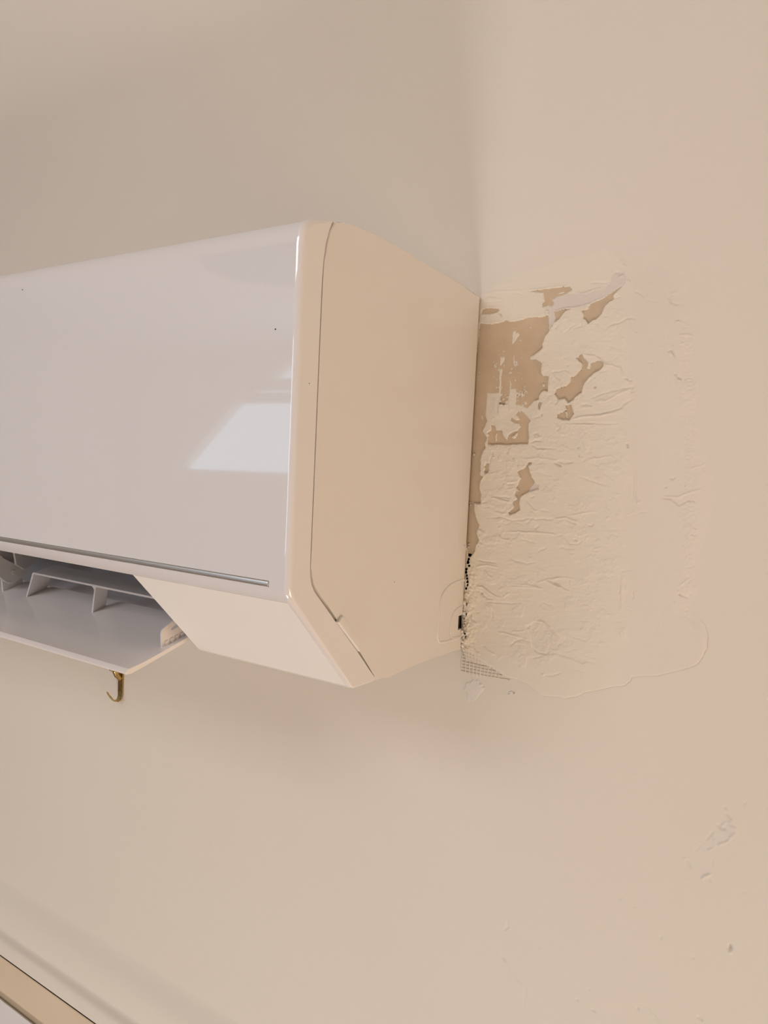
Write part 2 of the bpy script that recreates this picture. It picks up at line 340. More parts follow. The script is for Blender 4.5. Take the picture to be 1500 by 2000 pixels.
for pts, amp in [([(30,180),(110,200),(190,185)],-.7), ([(10,195),(70,230)],-.7), ([(290,165),(420,150),(500,135),(555,165)],.5), ([(320,195),(400,220),(440,280),(560,365)],-.5), ([(210,305),(330,345),(440,380),(480,420)],-.5),
                 ([(440,500),(460,570),(500,605)],-.5), ([(480,440),(520,490),(480,520)],-.3), ([(0,680),(120,665),(210,700),(250,720)],.8), ([(120,655),(300,620),(400,610)],.45), ([(110,680),(220,725)],-.6),
                 ([(300,730),(340,735),(350,710)],-.8), ([(0,815),(90,815),(150,895),(220,890),(280,850)],-.6), ([(180,850),(210,860)],-.8), ([(210,830),(310,800)],.35), ([(50,920),(200,940)],-.35), ([(350,940),(430,920)],.3),
                 ([(725,440),(730,545),(780,520)],.6), ([(700,220),(690,560)],-.35), ([(740,200),(730,440)],.25), ([(920,490),(1020,505),(1090,560),(1160,520),(1220,525),(1260,560)],-.9), ([(930,480),(1080,490),(1180,450),(1300,420)],.6),
                 ([(1180,245),(1260,225),(1320,200)],.35), ([(1010,320),(1035,335),(1060,310)],-.8), ([(960,410),(990,400)],-.7), ([(1140,385),(1142,392)],-.9), ([(640,640),(700,620)],.2), ([(700,640),(780,615),(850,610)],-.25),
                 ([(1190,800),(1220,820),(1250,810)],-.5), ([(1200,760),(1250,775)],.4), ([(1090,1255),(1170,1190)],.35), ([(1075,1300),(1100,1330),(1180,1360)],-1.3), ([(1080,1290),(1090,1320)],.6), ([(1210,1420),(1210,1480)],-.6),
                 ([(580,1130),(680,1110)],-.3), ([(600,1140),(595,1460)],.3), ([(630,1140),(628,1400)],-.25), ([(575,1290),(580,1320)],-.7), ([(690,1290),(690,1370)],-.5), ([(1030,1370),(1060,1390)],-.4),
                 ([(270,1410),(340,1470)],.7), ([(0,1195),(80,1180),(200,1195)],.45), ([(0,1235),(160,1310)],.9), ([(650,30),(645,70)],-1.), ([(220,130),(235,135)],-.9), ([(220,65),(224,70)],-1.), ([(860,850),(870,855)],-.5)]:
    mk(*a, pts, amp)
a = (5.0, 1150, 480)
for pts, amp in [([(200,25),(300,70),(330,180),(380,210),(440,215)],.45), ([(380,210),(440,215),(540,155),(620,115),(700,105),(730,130),(770,210),(850,255),(930,240)],-.5), ([(780,480),(800,550),(850,575),(900,560)],-.9), ([(800,470),(880,455)],.4),
                 ([(560,520),(700,555)],-.2), ([(820,750),(870,730),(960,740),(1050,780)],-.5), ([(850,745),(900,740)],.7), ([(880,880),(960,870),(1020,880)],.5), ([(820,930),(830,990)],-.4), ([(890,970),(950,940)],.4),
                 ([(770,1035),(810,1020),(850,1090)],-1.), ([(790,1050),(830,1070)],.5), ([(840,1240),(870,1290),(920,1310)],-1.3), ([(850,1260),(880,1310),(910,1315)],.9), ([(920,1305),(1000,1290),(1080,1305)],-.4),
                 ([(700,975),(720,975)],-.5), ([(570,1140),(640,1130)],-.3), ([(350,1290),(390,1310)],-.7), ([(470,440),(480,460)],-.3)]:
    mk(*a, pts, amp)
a = (3.75, 1000, 1160)
for pts, amp in [([(230,590),(300,595),(370,570)],-.4), ([(225,595),(240,580)],.7), ([(400,530),(560,575)],-.25), ([(440,310),(560,345)],-.45), ([(540,80),(590,125)],-.6), ([(550,75),(595,122)],.5),
                 ([(150,465),(220,455),(210,440)],-.5), ([(520,455),(640,490)],.3), ([(520,480),(620,510)],-.3), ([(1320,130),(1340,165),(1430,225)],-1.0), ([(1325,150),(1360,180)],.4), ([(850,100),(890,130)],-.3), ([(790,0),(795,110)],-.3), ([(800,620),(830,650)],-.35)]:
    mk(*a, pts, amp)
# marks on the plain painted wall, lower right
WMARKS = []
a = (2.5, 900, 1420)
for pts, amp, wd in [([(1290,420),(1320,455)],-.9,1.4), ([(1295,400),(1285,385)],-.6,1.4), ([(1300,455),(1350,510)],.6,1.5), ([(1305,470),(1330,490)],-.9,1.4), ([(1250,470),(1270,495),(1300,500)],-1.0,1.8), ([(1270,490),(1295,465)],.5,1.4),
                     ([(1345,515),(1300,560),(1250,580)],.9,1.6), ([(1340,530),(1270,575)],-.5,1.4), ([(1240,500),(1195,555)],-.5,1.4), ([(1235,540),(1240,585)],.4,1.3), ([(1240,590),(1200,605)],.5,1.3), ([(1175,570),(1140,610)],-.3,1.3),
                     ([(1095,640),(1125,690)],-.6,1.4), ([(1085,645),(1110,645)],.5,1.3), ([(1170,740),(1225,715)],.9,1.5), ([(1210,745),(1218,755)],-.7,1.4), ([(1225,640),(1228,690)],-.25,1.3), ([(1384,365),(1386,385)],-.7,1.3),
                     ([(1312,1060),(1322,1090)],-1.6,3.0), ([(1310,1095),(1322,1102)],1.0,2.0), ([(225,950),(232,975),(205,1000)],-.5,1.4), ([(185,1085),(215,1150),(260,1215),(330,1300),(420,1430)],-.45,1.2), ([(200,1120),(218,1150)],-.8,1.3),
                     ([(380,1070),(385,1085)],-.5,1.3), ([(560,1330),(575,1340)],-.6,1.5), ([(480,1250),(560,1320),(640,1390)],-.25,1.2), ([(635,1380),(660,1392)],-.8,1.5), ([(622,1275),(632,1285)],-.6,1.4), ([(890,1350),(930,1400),(970,1445)],-.6,1.3),
                     ([(860,1370),(872,1380)],-.7,1.6), ([(1155,1410),(1180,1435)],-.8,1.8), ([(975,1020),(980,1040)],-.6,1.5), ([(775,838),(788,836)],-.5,1.3), ([(845,875),(848,885)],-.5,1.3), ([(1130,1120),(1140,1132)],-.4,1.6), ([(235,1395),(285,1365)],-.25,1.2),
                     ([(1385,805),(1388,812)],-.5,1.5), ([(740,915),(744,920)],.5,1.5), ([(455,1135),(460,1140)],.5,1.5), ([(1240,1020),(1245,1025)],.4,1.5), ([(1100,742),(1104,750)],.4,1.4), ([(1195,130),(1200,136)],-.3,1.4), ([(820,240),(880,238)],.15,1.3)]:
    WMARKS.append((crop(*a, pts), amp, wd))
WMARKS.append((crop(3.75, 1000, 1160, [(595,720),(620,775),(650,720)]), .35, 4.0))

# ------------------------------------------------------------------ grid meshes on the wall
def grid_mesh(name, xs, zs, H, keep, mat, coat=None, parent=None):
    """surface at y = -H (towards the room) over the axes xs, zs; keep marks the cells that exist"""
    nx, nz = len(xs), len(zs)
    X, Z = np.meshgrid(xs, zs)
    co = np.stack([X, -H, Z+H0], -1).reshape(-1, 3)
    i = np.arange(nx*nz).reshape(nz, nx)
    q = np.stack([i[:-1, :-1], i[:-1, 1:], i[1:, 1:], i[1:, :-1]], -1).reshape(-1, 4)[keep.reshape(-1)]
    used = np.zeros(nx*nz, bool); used[q] = True
    remap = np.cumsum(used)-1; q = remap[q]; co = co[used]
    me = bpy.data.meshes.new(name)
    me.vertices.add(len(co)); me.vertices.foreach_set('co', co.astype(np.float32).ravel())
    me.loops.add(q.size); me.loops.foreach_set('vertex_index', q.astype(np.int32).ravel())
    me.polygons.add(len(q)); me.polygons.foreach_set('loop_start', np.arange(0, q.size, 4, dtype=np.int32))
    me.update(calc_edges=True); me.validate()
    if coat is not None:
        at = me.color_attributes.new('coat', 'FLOAT_COLOR', 'POINT')
        c = coat.reshape(-1, 3)[used]; c = np.c_[c, np.ones(len(c))]
        at.data.foreach_set('color', c.astype(np.float32).ravel())
    return link_mesh(name, me, mat, parent, smooth=True)
def axis(*parts):
    return np.unique(np.round(np.concatenate([np.arange(a, b, s) for a, b, s in parts]), 6))

RX0, RX1, RY0 = -5.0, 2.0, -4.0          # room extents
# the hole in the board behind the unit that the tape was meant to bridge
HX0, HX1, HZ0, HZ1 = -0.06, 0.0035, -0.1432, -0.0665
xs = axis((RX0, -0.1, 0.05), (-0.1, 0.03, 0.0035), (0.03, 0.26, 0.0008), (0.26, RX1, 0.03)); xs = np.r_[xs, RX1, HX0, HX1]; xs = np.unique(xs)
zs = axis((-H0, -0.76, 0.05), (-0.76, -0.40, 0.02), (-0.40, -0.16, 0.0008), (-0.16, 0.30, 0.01), (0.30, CEIL-H0, 0.03)); zs = np.unique(np.r_[zs, CEIL-H0, HZ0, HZ1, -0.6765])
X, Z = np.meshgrid(xs, zs)
U, V = to_px(X, Z)
Hm = 0.5*fbm(X*7+50, Z*7+50, 2)+0.12*fbm(X*40+50, Z*40+50, 2)
near = (X > 0.0) & (Z < -0.13) & (X < 0.27) & (Z > -0.42)
for pts, amp, wd in WMARKS:
    sub = Hm[near]; stroke(sub, U[near], V[near], pts, amp*1.35, wd); Hm[near] = sub
Hm = Hm-0.15
bd = np.hypot(np.clip(np.maximum(-0.03-X, X-0.192), 0, 9), np.clip(np.maximum(-0.170-Z, Z-0.206), 0, 9))
Hm = Hm*sm(bd, 0, 0.05)
keep = np.ones((len(zs)-1, len(xs)-1), bool)
xc = (xs[:-1]+xs[1:])/2; zc = (zs[:-1]+zs[1:])/2
keep[np.ix_((zc > HZ0) & (zc < HZ1), (xc > HX0) & (xc < HX1))] = False
keep[zc < -0.6765, :] = False
wall = structure(grid_mesh('wall_back', xs, zs, Hm/1000, keep, M['wall']))
bm = bmesh.new()   # the cavity behind the hole
add_box(bm, HX0-.02, HX1+.02, 0.004, 0.09, HZ0-.02+H0, HZ1+.02+H0)
for f in list(bm.faces):
    if abs(f.calc_center_median().y-0.004) < 1e-4: bm.faces.remove(f)
obj('wall_cavity', bm, M['void'], wall)

# the repair: one thing, the coats of filler, the bare board and the tape are its parts
patch = thing('plaster_patch', 'rough cream filler patch with bare brown board showing, on the wall beside the air conditioner', 'plaster patch', (0.1, 0, H0))
inv = Matrix.Translation((-0.1, 0, -H0))
def to_patch(o):
    o.parent = patch; o.matrix_parent_inverse = inv
xs = np.arange(-0.004, 0.196, 0.00042); zs = np.arange(-0.168, 0.205, 0.00045)
X, Z = np.meshgrid(xs, zs); U, V = to_px(X, Z)
Uw = U+2.2*fbm(U/9, V/9, 3)+1.2*fbm(U/2.5, V/2.5, 2); Vw = V+2.2*fbm(U/9+90, V/9, 3)+1.2*fbm(U/2.5+90, V/2.5, 2)
out = sdf(U+2.5*fbm(U/10+7, V/10, 3), V+2.5*fbm(U/10, V/10+31, 3), OUTER)
bare = np.full(X.shape, -1e9)
for p in BARE: bare = np.maximum(bare, sdf(Uw, Vw, p))
for p in ISLES: bare = np.minimum(bare, -sdf(Uw, Vw, p))
# flecks of filler on the board, bare flecks where the filler is thin
fl = fbm(U/5+200, V/7+200, 4)
zone = sm(V, 650, 720)*(1-sm(V, 800, 830))*sm(U, 955, 970)*(1-sm(U, 1015, 1040))
bare = np.where((fl > 0.30-0.12*zone) & (V < 860) & (V > 640), np.minimum(bare, (0.30-0.12*zone-fl)*25), bare)
z2 = sdf(Uw, Vw, crop(7.5, 930, 720, [(370,360),(480,370),(470,520),(400,530),(345,520)]))
z3 = sdf(Uw, Vw, crop(7.5, 930, 720, [(590,300),(760,300),(740,440),(600,480)]))
bare = np.where((np.maximum(z2, z3) > 0), np.where(fbm(U/4+90, V/4+12, 3) > -0.02, -1.5, 1.2), bare)
lil = np.full(X.shape, -1e9)
for p in LILAC: lil = np.maximum(lil, sdf(Uw, Vw, p))
# thickness of the coats in millimetres
rag = fbm(U/26, V/30, 4)
edge_w = 2.0+34*sm(V, 1300, 1180)*sm(U, 1180, 1300)+40*(1-sm(V, 520, 600))
H = 1.15*sm(out, 0, 3.0)*np.clip((0.35+0.65*sm(out, 0, edge_w))*sm(edge_w, 30, 4)+sm(out, 0, edge_w)*(1+0.5*rag)*(1-sm(edge_w, 30, 4)), 0.02, 1)
top_feather = 1-sm(V, 560, 640)
H *= 1-0.55*top_feather
inner = sm(U, 900, 960)*(1-sm(U+22*rag, 1215, 1232))*sm(V, 560, 640)*(1-sm(V+0.25*(U-1000), 1290, 1330))
H += 0.35*inner
drag = np.abs(fbm(U/85+0.2*V/85, V/9+0.05*U/9, 4))
H += inner*(0.35*(drag-0.12))
H += inner*0.30*fbm(U/16, V/11, 4)+0.16*fbm(U/45, V/38, 3)
rough = np.clip(fbm(U/60+3, V/50+8, 2)*4-0.15, 0, 1)
H += inner*rough*0.45*fbm(U/4, V/3.2, 3)
# crumbly band along the right margin of the outer coat and down the old joint
rb = np.exp(-((U-1348-18*rag)/16)**2)*sm(V, 560, 620)*(1-sm(V, 1180, 1240))
H += rb*0.8*fbm(U/5+60, V/4+5, 4)*sm(out, 0, 8)
cl = sm(fbm(U/20+31, V/16+77, 3), 0.05, 0.2)*inner
H += 0.55*cl*(0.5+fbm(U/5, V/5, 3))
sk = sdf(Uw, Vw, SUNK)
H += -0.55*sm(sk, -1, 2.5)+sm(sk, 0, 3)*0.42*fbm(U/3, V/3, 3)
H = np.where(lil > 0, np.minimum(H, 0.42+0.05*fbm(U/12, V/12, 2)), H)
upper = (V < 640) & (U < 1066)
H = np.where(upper, np.minimum(H, 0.75+0.08*fbm(U/30, V/5, 3)), H)
Hs = np.zeros_like(H)
for pts, amp, wd, kind, lin in MARKS:
    stroke(Hs, U, V, pts, amp*1.0, wd, kind, lin)
H += Hs*sm(out, -2, 6)
# crumbs along every bare edge
H += 0.6*np.exp(-((bare+3)/4.0)**2)*(fbm(U/4+11, V/4+3, 3)+0.15)*(lil < 0)
sharp = sm(V, 1180, 1300)
H = np.maximum(H, (0.03+0.62*sharp)*sm(out, 0, 1.6))
thin = (1-sm(V, 790, 880))*(1-sm(U, 1025, 1060))*sm(bare, -26, -6)*sm(V, 600, 660)
H = H*(1-thin)+thin*np.minimum(H, 0.38+0.06*fbm(U/6, V/6, 2))
# heap against the unit and dimples over the tape
tapeband = np.exp(-((X-0.004)/0.006)**2)*sm(V, 1090, 1130)*(1-sm(V, 1262, 1290))
H += tapeband*(1.0+2.6*fbm(U/5, V/5, 3))
tz = np.maximum(sdf(U, V, [(902, 1262), (925, 1275), (945, 1292), (965, 1302), (992, 1322), (955, 1318), (900, 1310)]), -1e9)
tp = sm(tz, -2, 2)
P_ = 2*np.pi/0.0026
tapegrid = (np.abs(np.sin((X+0.12*Z)*P_/2))**6+np.abs(np.sin((Z+0.15*X)*P_/2))**6)
H = H*(1-tp)+tp*(0.42+0.30*np.clip(tapegrid, 0, 1)+0.4*np.clip(fbm(U/12, V/9, 3), 0, 1))
H = H*sm(bare, 0.3, -1.2)+0.05*(1-sm(bare, 0.3, -1.2))
pv = np.zeros(X.shape, bool)
edge_u = 942-0.054*(V-583)      # where the back edge of the unit stands in front of the wall
for k in range(26):
    py = 1092+k*6.3; px = edge_u+rng.uniform(-1, 4.5)+(0 if k < 10 else rng.uniform(0, 9))
    px_ = px if np.ndim(px) else px
    rr = rng.uniform(1.4, 2.7) if k < 8 else rng.uniform(1.0, 2.2)
    pv |= ((U-px_)/rr)**2+((V-py)/(rr*1.15))**2+0.8*fbm(U/2, V/2, 2) < 1
pv &= (X < HX1+0.0) | (H > 9)
okc = (out > 0.2) & (bare < 0.8) & ~pv
keep = okc[:-1, :-1] & okc[1:, :-1] & okc[:-1, 1:] & okc[1:, 1:]
cream = np.array([0.82, 0.752, 0.645]); pale = np.array([0.80, 0.722, 0.632]); lilc = np.array([0.755, 0.68, 0.615]); warm = np.array([0.80, 0.69, 0.545])
outer_c = sm(U+40*rag, 1190, 1270)[..., None]
col = cream*(1-outer_c)+pale*outer_c
ww = (np.exp(-np.clip(U-edge_u, 0, 99)/25)*sm(V, 840, 940))[..., None]; col = col*(1-ww)+warm*ww
lw = sm(lil, -1, 2)[..., None]; col = col*(1-lw)+lilc*lw
ew = (sm(out, 14, 0)*(1-sm(V, 560, 660)))[..., None]; col = col*(1-ew)+np.array(WALL_C[:3])*ew
sw = (0.12*sm(sk, 0, 3))[..., None]; col = col*(1-sw)+lilc*sw
to_patch(grid_mesh('filler', xs, zs, H/1000, keep, M['filler'], coat=col))
# bare board paper
bs = slice(None, None, 2)
Xb, Zb, Ub, Vb = X[bs, bs], Z[bs, bs], U[bs, bs], V[bs, bs]
Hb = np.full(Xb.shape, 0.14)+0.05*fbm(Ub/6, Vb/6, 3)
okb = (bare[bs, bs] > -4) & (out[bs, bs] > 1)
keep = okb[:-1, :-1] & okb[1:, :-1] & okb[:-1, 1:] & okb[1:, 1:]
inhole = (Xb < HX1) & (Zb > HZ0) & (Zb < HZ1)
keep &= ~inhole[:-1, :-1]
b = grid_mesh('bare_board', xs[::2], zs[::2], Hb/1000, keep, M['board']); b['label'] = 'bare brown plasterboard paper where the filler is missing'; to_patch(b)
# strands of open-mesh joint tape standing out of the filler below and beside the unit
bm = bmesh.new()
def taped(u, v): x_, z_ = wall_pt(u, v); return (x_, -0.0003, z_+H0)
for i in range(8):
    v0 = 1266+6.2*i; u1 = min(925+(v0-1262)*1.35+14, 996)
    tube(bm, [taped(903-0.4*i, v0), taped((903+u1)/2, v0+6+0.05*(u1-903)), taped(u1, v0+0.20*(u1-903))], 0.00030, 6)
for i in range(12):
    u0 = 905+7.2*i; v0 = 1262+0.72*(u0-905)-4; tube(bm, [taped(u0, v0), taped(u0-3, min(v0+44, 1316+0.1*i)+6)], 0.00038, 6)
t = obj('joint_tape', bm, M['mesh'], None, True); t['label'] = 'open fibre mesh joint tape at the corner of the patch'; to_patch(t)
# crumbs of filler squeezed over the unit's back edge
bm = bmesh.new()
for k in range(34):
    if k < 26:
        v_ = 1176+k*3.4+rng.uniform(-1.5, 1.5)
        u_ = 942-0.054*(v_-583)-rng.uniform(-1.5, 5)
        if 1198 < v_ < 1232: u_ += 9
    else:
        v_ = [1068, 1072, 1062, 986, 1066, 982, 888, 1145][k-26]; u_ = [916, 912, 919, 921, 908, 923, 925, 913][k-26]
    y_, z_ = side_pt(u_, v_, 0.0008)
    y_ = min(y_, -0.0005)
    r_ = rng.uniform(0.0009, 0.0021) if k < 26 else rng.uniform(0.0005, 0.0009)
    g = bmesh.ops.create_icosphere(bm, subdivisions=2, radius=r_, matrix=Matrix.Translation((rng.uniform(-0.0002, 0.0012), y_, z_+H0)))
    for vv in g['verts']:
        n_ = 0.0007*(NT[int(vv.co.z*9e3) % 256, int(vv.co.y*9e3) % 256]-0.5); vv.co += Vector((n_, -n_, n_))
f_ = obj('filler_crumbs', bm, M['mesh'], None, True); f_['kind'] = 'stuff'; to_patch(f_)

# loose dabs of filler below the patch
dab_me = []
def dab(name, poly, th, label):
    poly = [(p[0]*(1-t)+q[0]*t, p[1]*(1-t)+q[1]*t) for p, q in zip(poly, poly[1:]+poly[:1]) for t in (0, .33, .66)]
    poly = [(p[0]+4*(NT[i*7 % 256, int(p[1]) % 256]-.5), p[1]+4*(NT[i*11 % 256, int(p[0]) % 256]-.5)) for i, p in enumerate(poly)]
    pts = [wall_pt(*p) for p in poly]; cx = sum(p[0] for p in pts)/len(pts); cz = sum(p[1] for p in pts)/len(pts)
    bm = bmesh.new(); rings = []
    for s, h in ((1.0, 0.0), (0.93, th*0.7), (0.78, th), (0.4, th*0.9)):
        rings.append([bm.verts.new(((p[0]-cx)*s, -h-0.0001, (p[1]-cz)*s)) for p in pts])
    n = len(pts)
    for a, b in zip(rings, rings[1:]):
        for i in range(n): bm.faces.new((a[i], a[(i+1) % n], b[(i+1) % n], b[i]))
    bm.faces.new(rings[-1])
    o = obj(name, bm, M['mesh_dab'], None, True, (cx, 0, cz+H0)); o['label'] = label; o['category'] = 'filler smear'; return o
M['mesh_dab'] = material('thin_pale_filler', (0.81, 0.745, 0.66, 1), 0.7, bump=(300, 0.0003))
dab('filler_smear', [(910,1335),(918,1330),(926,1327),(933,1328),(938,1334),(944,1338),(948,1345),(940,1352),(934,1360),(929,1368),(922,1372),(914,1366),(912,1352),(905,1345)], 0.0003, 'pale torn smear of filler on the wall just below the mesh tape')
dab('filler_smear', [(992,1352),(998,1349),(1006,1351),(1005,1356),(998,1358),(993,1356)], 0.0003, 'small oval dab of filler under the lower edge of the patch')

# ------------------------------------------------------------------ rest of the room
def wallbox(name, x0, x1, y0, y1, z0, z1, mat):
    bm = bmesh.new(); add_box(bm, x0, x1, y0, y1, z0, z1); return structure(obj(name, bm, mat))
wallbox('floor', RX0-.1, RX1+.1, RY0-.1, 0.3, -0.1, 0.0, M['floor'])
wallbox('ceiling', RX0-.1, RX1+.1, RY0-.1, 0.3, CEIL, CEIL+.1, M['ceiling'])
wallbox('wall_left', RX0-.1, RX0, RY0-.1, 0.3, 0, CEIL, M['room'])
wallbox('wall_right', RX1, RX1+.1, RY0-.1, 0.3, 0, CEIL, M['room'])
wf = wallbox('wall_front', RX0-.1, RX1+.1, RY0-.1, RY0, 0, CEIL, M['room'])
def yprism(poly, y0, y1):
    bm = bmesh.new()
    a = [bm.verts.new((p[0], y0, p[1]+H0)) for p in poly]; b = [bm.verts.new((p[0], y1, p[1]+H0)) for p in poly]
    bm.faces.new(a); bm.faces.new(b[::-1]); n = len(poly)
    for i in range(n): bm.faces.new((a[i], b[i], b[(i+1) % n], a[(i+1) % n]))
    return bm
G = [(-4.38, -0.10), (-2.3, -0.07), (-2.3, 0.70), (-3.28, 0.70), (-3.52, 0.56), (-3.80, 0.42)]
cut(wf, [yprism(G, RY0-.2, RY0+.1)])
# sloping window seen mirrored in the front panel: frame rails
bm = bmesh.new()
for z0_, z1_ in ((0.425, 0.50), (0.515, 0.60)):
    x0_ = -3.80+(z0_-0.42)*2.0
    add_box(bm, x0_, -2.3, RY0-.08, RY0-.03, z0_+H0, z1_+H0)
structure(obj('window_1', bm, M['room']))

# ceiling lamp whose dull disc is mirrored in the front panel
bm = bmesh.new()
bmesh.ops.create_cone(bm, cap_ends=True, segments=48, radius1=0.30, radius2=0.34, depth=0.07, matrix=Matrix.Translation((-1.72, -2.12, CEIL-0.037)))
cl_ = obj('ceiling_lamp', bm, M['shade']); cl_['label'] = 'round dark ceiling lamp, switched off, mirrored in the glossy front'; cl_['category'] = 'ceiling lamp'

# plaster flare, crack and casing at the lower left
def strip(name, prof, x0, x1, mat):
    bm = bmesh.new(); prism(bm, [(y, z*(1+y/.5316)+H0) for y, z in prof], x0, x1)
    o = structure(obj(name, bm, mat)); smooth_by_angle(o, 35); return o
pr_ = [(0.001, -0.560)]
for k in range(1, 25):
    z_ = -0.560-k*0.0048
    y_ = 0.0006-0.0095*float(sm(np.array(z_), -0.562, -0.615))+0.003*float(sm(np.array(z_), -0.615, -0.640))-0.0085*float(sm(np.array(z_), -0.635, -0.662))
    pr_.append((y_, z_))
pr_.append((pr_[-1][0], -0.6755)); pr_.append((0.02, -0.6755)); pr_.append((0.02, -0.560))
strip('trim_1', pr_, RX0, RX1, M['wall'])
strip('trim_2', [(-0.0115, -0.6772), (-0.0125, -0.679), (-0.0125, -0.732), (-0.010, -0.7345), (0.02, -0.7345), (0.02, -0.6772)], RX0, RX1, M['casing'])
strip('trim_3', [(-0.010, -0.7335), (-0.018, -0.7375), (-0.018, -0.90), (0.02, -0.90), (0.02, -0.7335)], RX0, RX1, M['casing_white'])
bm = bmesh.new(); add_box(bm, RX0, RX1, 0.0, 0.02, 0, H0-0.90)
structure(obj('wall_dado', bm, M['room'])); 
bm = bmesh.new(); add_box(bm, RX0, RX1, 0.0195, 0.0205, H0-0.74, H0-0.55)
structure(obj('wall_joint', bm, M['void']))

# ------------------------------------------------------------------ the air conditioner
UL = -0.82                       # left end
ac = thing('air_conditioner', 'white wall-mounted split air conditioner with its lower flap open', 'air conditioner', (UL/2, 0, H0))
AO = Matrix.Translation((-UL/2, 0, -H0))
def part(name, bm, mat, smooth=25, parent=None, label=None):
    bmesh.ops.translate(bm, verts=bm.verts, vec=(0, 0, H0))
    o = obj(name, bm, mat)
    o.parent = parent or ac
    o.matrix_parent_inverse = AO
    if smooth: smooth_by_angle(o, smooth)
    if label: o['label'] = label
    return o
SEAM = [(-.1932, .1365), (-.1958, .131), (-.1984, .1235), (-.2000, .1135), (-.2006, .103), (-.2008, .080), (-.2008, .0), (-.2008, -.045), (-.2008, -.0600), (-.2002, -.0655), (-.1985, -.0705), (-.1956, -.0748), (-.1748, -.0946), (-.1511, -.1167), (-.1262, -.1415)]
TOPB = [(0-.0025, .1355), (-.036, .1370), (-.075, .1385), (-.1096, .1400), (-.1347, .1408), (-.152, .1408), (-.1683, .1402), (-.1835, .1388)]
TOPF = [(-.1915, .1373), (-.198, .1362), (-.205, .1345), (-.211, .1326), (-.2155, .1302), (-.2180, .126), (-.2190, .118)]
BOTB = [(-.1238, -.1428), (-.111, -.1434), (-.0856, -.1424), (-.0617, -.1420), (-.0316, -.1430), (-.0025, -.1445)]
DUCT = [(-.2140, -.0792), (-.26, -.105), (-.21, -.17), (-.1262, -.17), (-.1262, -.1310), (-.118, -.1240), (-.085, -.095), (-.068, -.04), (-.078, .02), (-.12, .055), (-.165, .035), (-.185, -.01), (-.195, -.055)]
OX0, OX1 = -.690, -.1383
def ductbm(g=0.0):
    bm = bmesh.new(); prism(bm, DUCT, OX0, OX1); bmesh.ops.translate(bm, verts=bm.verts, vec=(0, 0, H0)); return bm
# rear body
bm = bmesh.new()
body_prof = TOPB + [(-.1906, .1374)] + [(y+(.0018 if z < -.07 else .0009), z+(.0006 if z < -.06 else 0)) for y, z in SEAM][1:] + BOTB
prism(bm, body_prof, UL, 0.0, bev=0.0014, segs=3)
body = part('body', bm, M['white'])
cb = bmesh.new(); add_box(cb, -.012, .01, -.0102, .002, H0-.1272, H0-.1158)
body.data.transform(Matrix())
cut(body, [ductbm(), cb])
smooth_by_angle(body, 25)
# front cover with the rim of its end
bm = bmesh.new()
FRONT = TOPF + [(-.2190, .02), (-.2190, -.0705), (-.2180, -.0748), (-.2150, -.0790), (-.1545, -.1402), (-.1515, -.1421), (-.1300, -.1426), (-.1275, -.1424)]
cover_prof = SEAM[::-1] + FRONT
nP = len(cover_prof); nS = len(SEAM)
area2 = sum(cover_prof[i-1][0]*cover_prof[i][1]-cover_prof[i][0]*cover_prof[i-1][1] for i in range(nP))
sgn = 1 if area2 > 0 else -1
rad, nrm = [], []
for i in range(nP):
    p = Vector(cover_prof[i]); ea = (p-Vector(cover_prof[i-1])).normalized(); eb = (Vector(cover_prof[(i+1) % nP])-p).normalized()
    t_ = (ea+eb).normalized(); nrm.append(Vector((-t_.y, t_.x))*sgn/max(0.5, t_.dot(ea)))
    if i < nS: r_ = 0.0
    elif p.y > .10: r_ = .0022+.0020*min(1, max(0, (-.198-p.x)/.018))
    elif p.y > -.0750: r_ = .0036
    elif p.y > -.0800: r_ = .0030
    else: r_ = .0014
    rad.append(r_)
rings = [[bm.verts.new((UL, p[0], p[1])) for p in cover_prof]]
for k in range(7):
    a_ = math.pi/2*k/6
    rings.append([bm.verts.new((-rad[i]*(1-math.sin(a_))-(6-k)*1e-5, cover_prof[i][0]+nrm[i].x*rad[i]*(1-math.cos(a_)), cover_prof[i][1]+nrm[i].y*rad[i]*(1-math.cos(a_)))) for i in range(nP)])
for ra, rb2 in zip(rings, rings[1:]):
    for i in range(nP): bm.faces.new((ra[i], ra[(i+1) % nP], rb2[(i+1) % nP], rb2[i]))
bm.faces.new(rings[0][::-1]); bm.faces.new(rings[-1])
cover = part('front_cover', bm, M['gloss'])
cover.modifiers.clear()
g1 = bmesh.new(); add_box(g1, UL+.0145, -.0145, -.2300, -.2172, H0-.0711, H0-.0677)       # slot for the bright strip
# shallow pocket along the chamfer for the outlet plate
dch = Vector((0, -.1545+.2150, -.1402+.0790)).normalized(); nch = Vector((0, -dch.z*-1, 0))
nch = Vector((0, dch.z, -dch.y))            # outward normal of the chamfer (down and forward)
A0 = Vector((0, -.2150, -.0790)); A1 = Vector((0, -.1545, -.1402))
def chpoly(s0, s1, d0, d1):
    return [((A0+dch*s0+nch*d0).y, (A0+dch*s0+nch*d0).z), ((A0+dch*s1+nch*d0).y, (A0+dch*s1+nch*d0).z),
            ((A0+dch*s1+nch*d1).y, (A0+dch*s1+nch*d1).z), ((A0+dch*s0+nch*d1).y, (A0+dch*s0+nch*d1).z)]
LCH = (A1-A0).length
g2 = bmesh.new(); prism(g2, chpoly(.0006, LCH+.0010, -.0016, .003), UL+.0040, -.0040); bmesh.ops.translate(g2, verts=g2.verts, vec=(0, 0, H0))
cut(cover, [g2, g1, ductbm()])
smooth_by_angle(cover, 25)
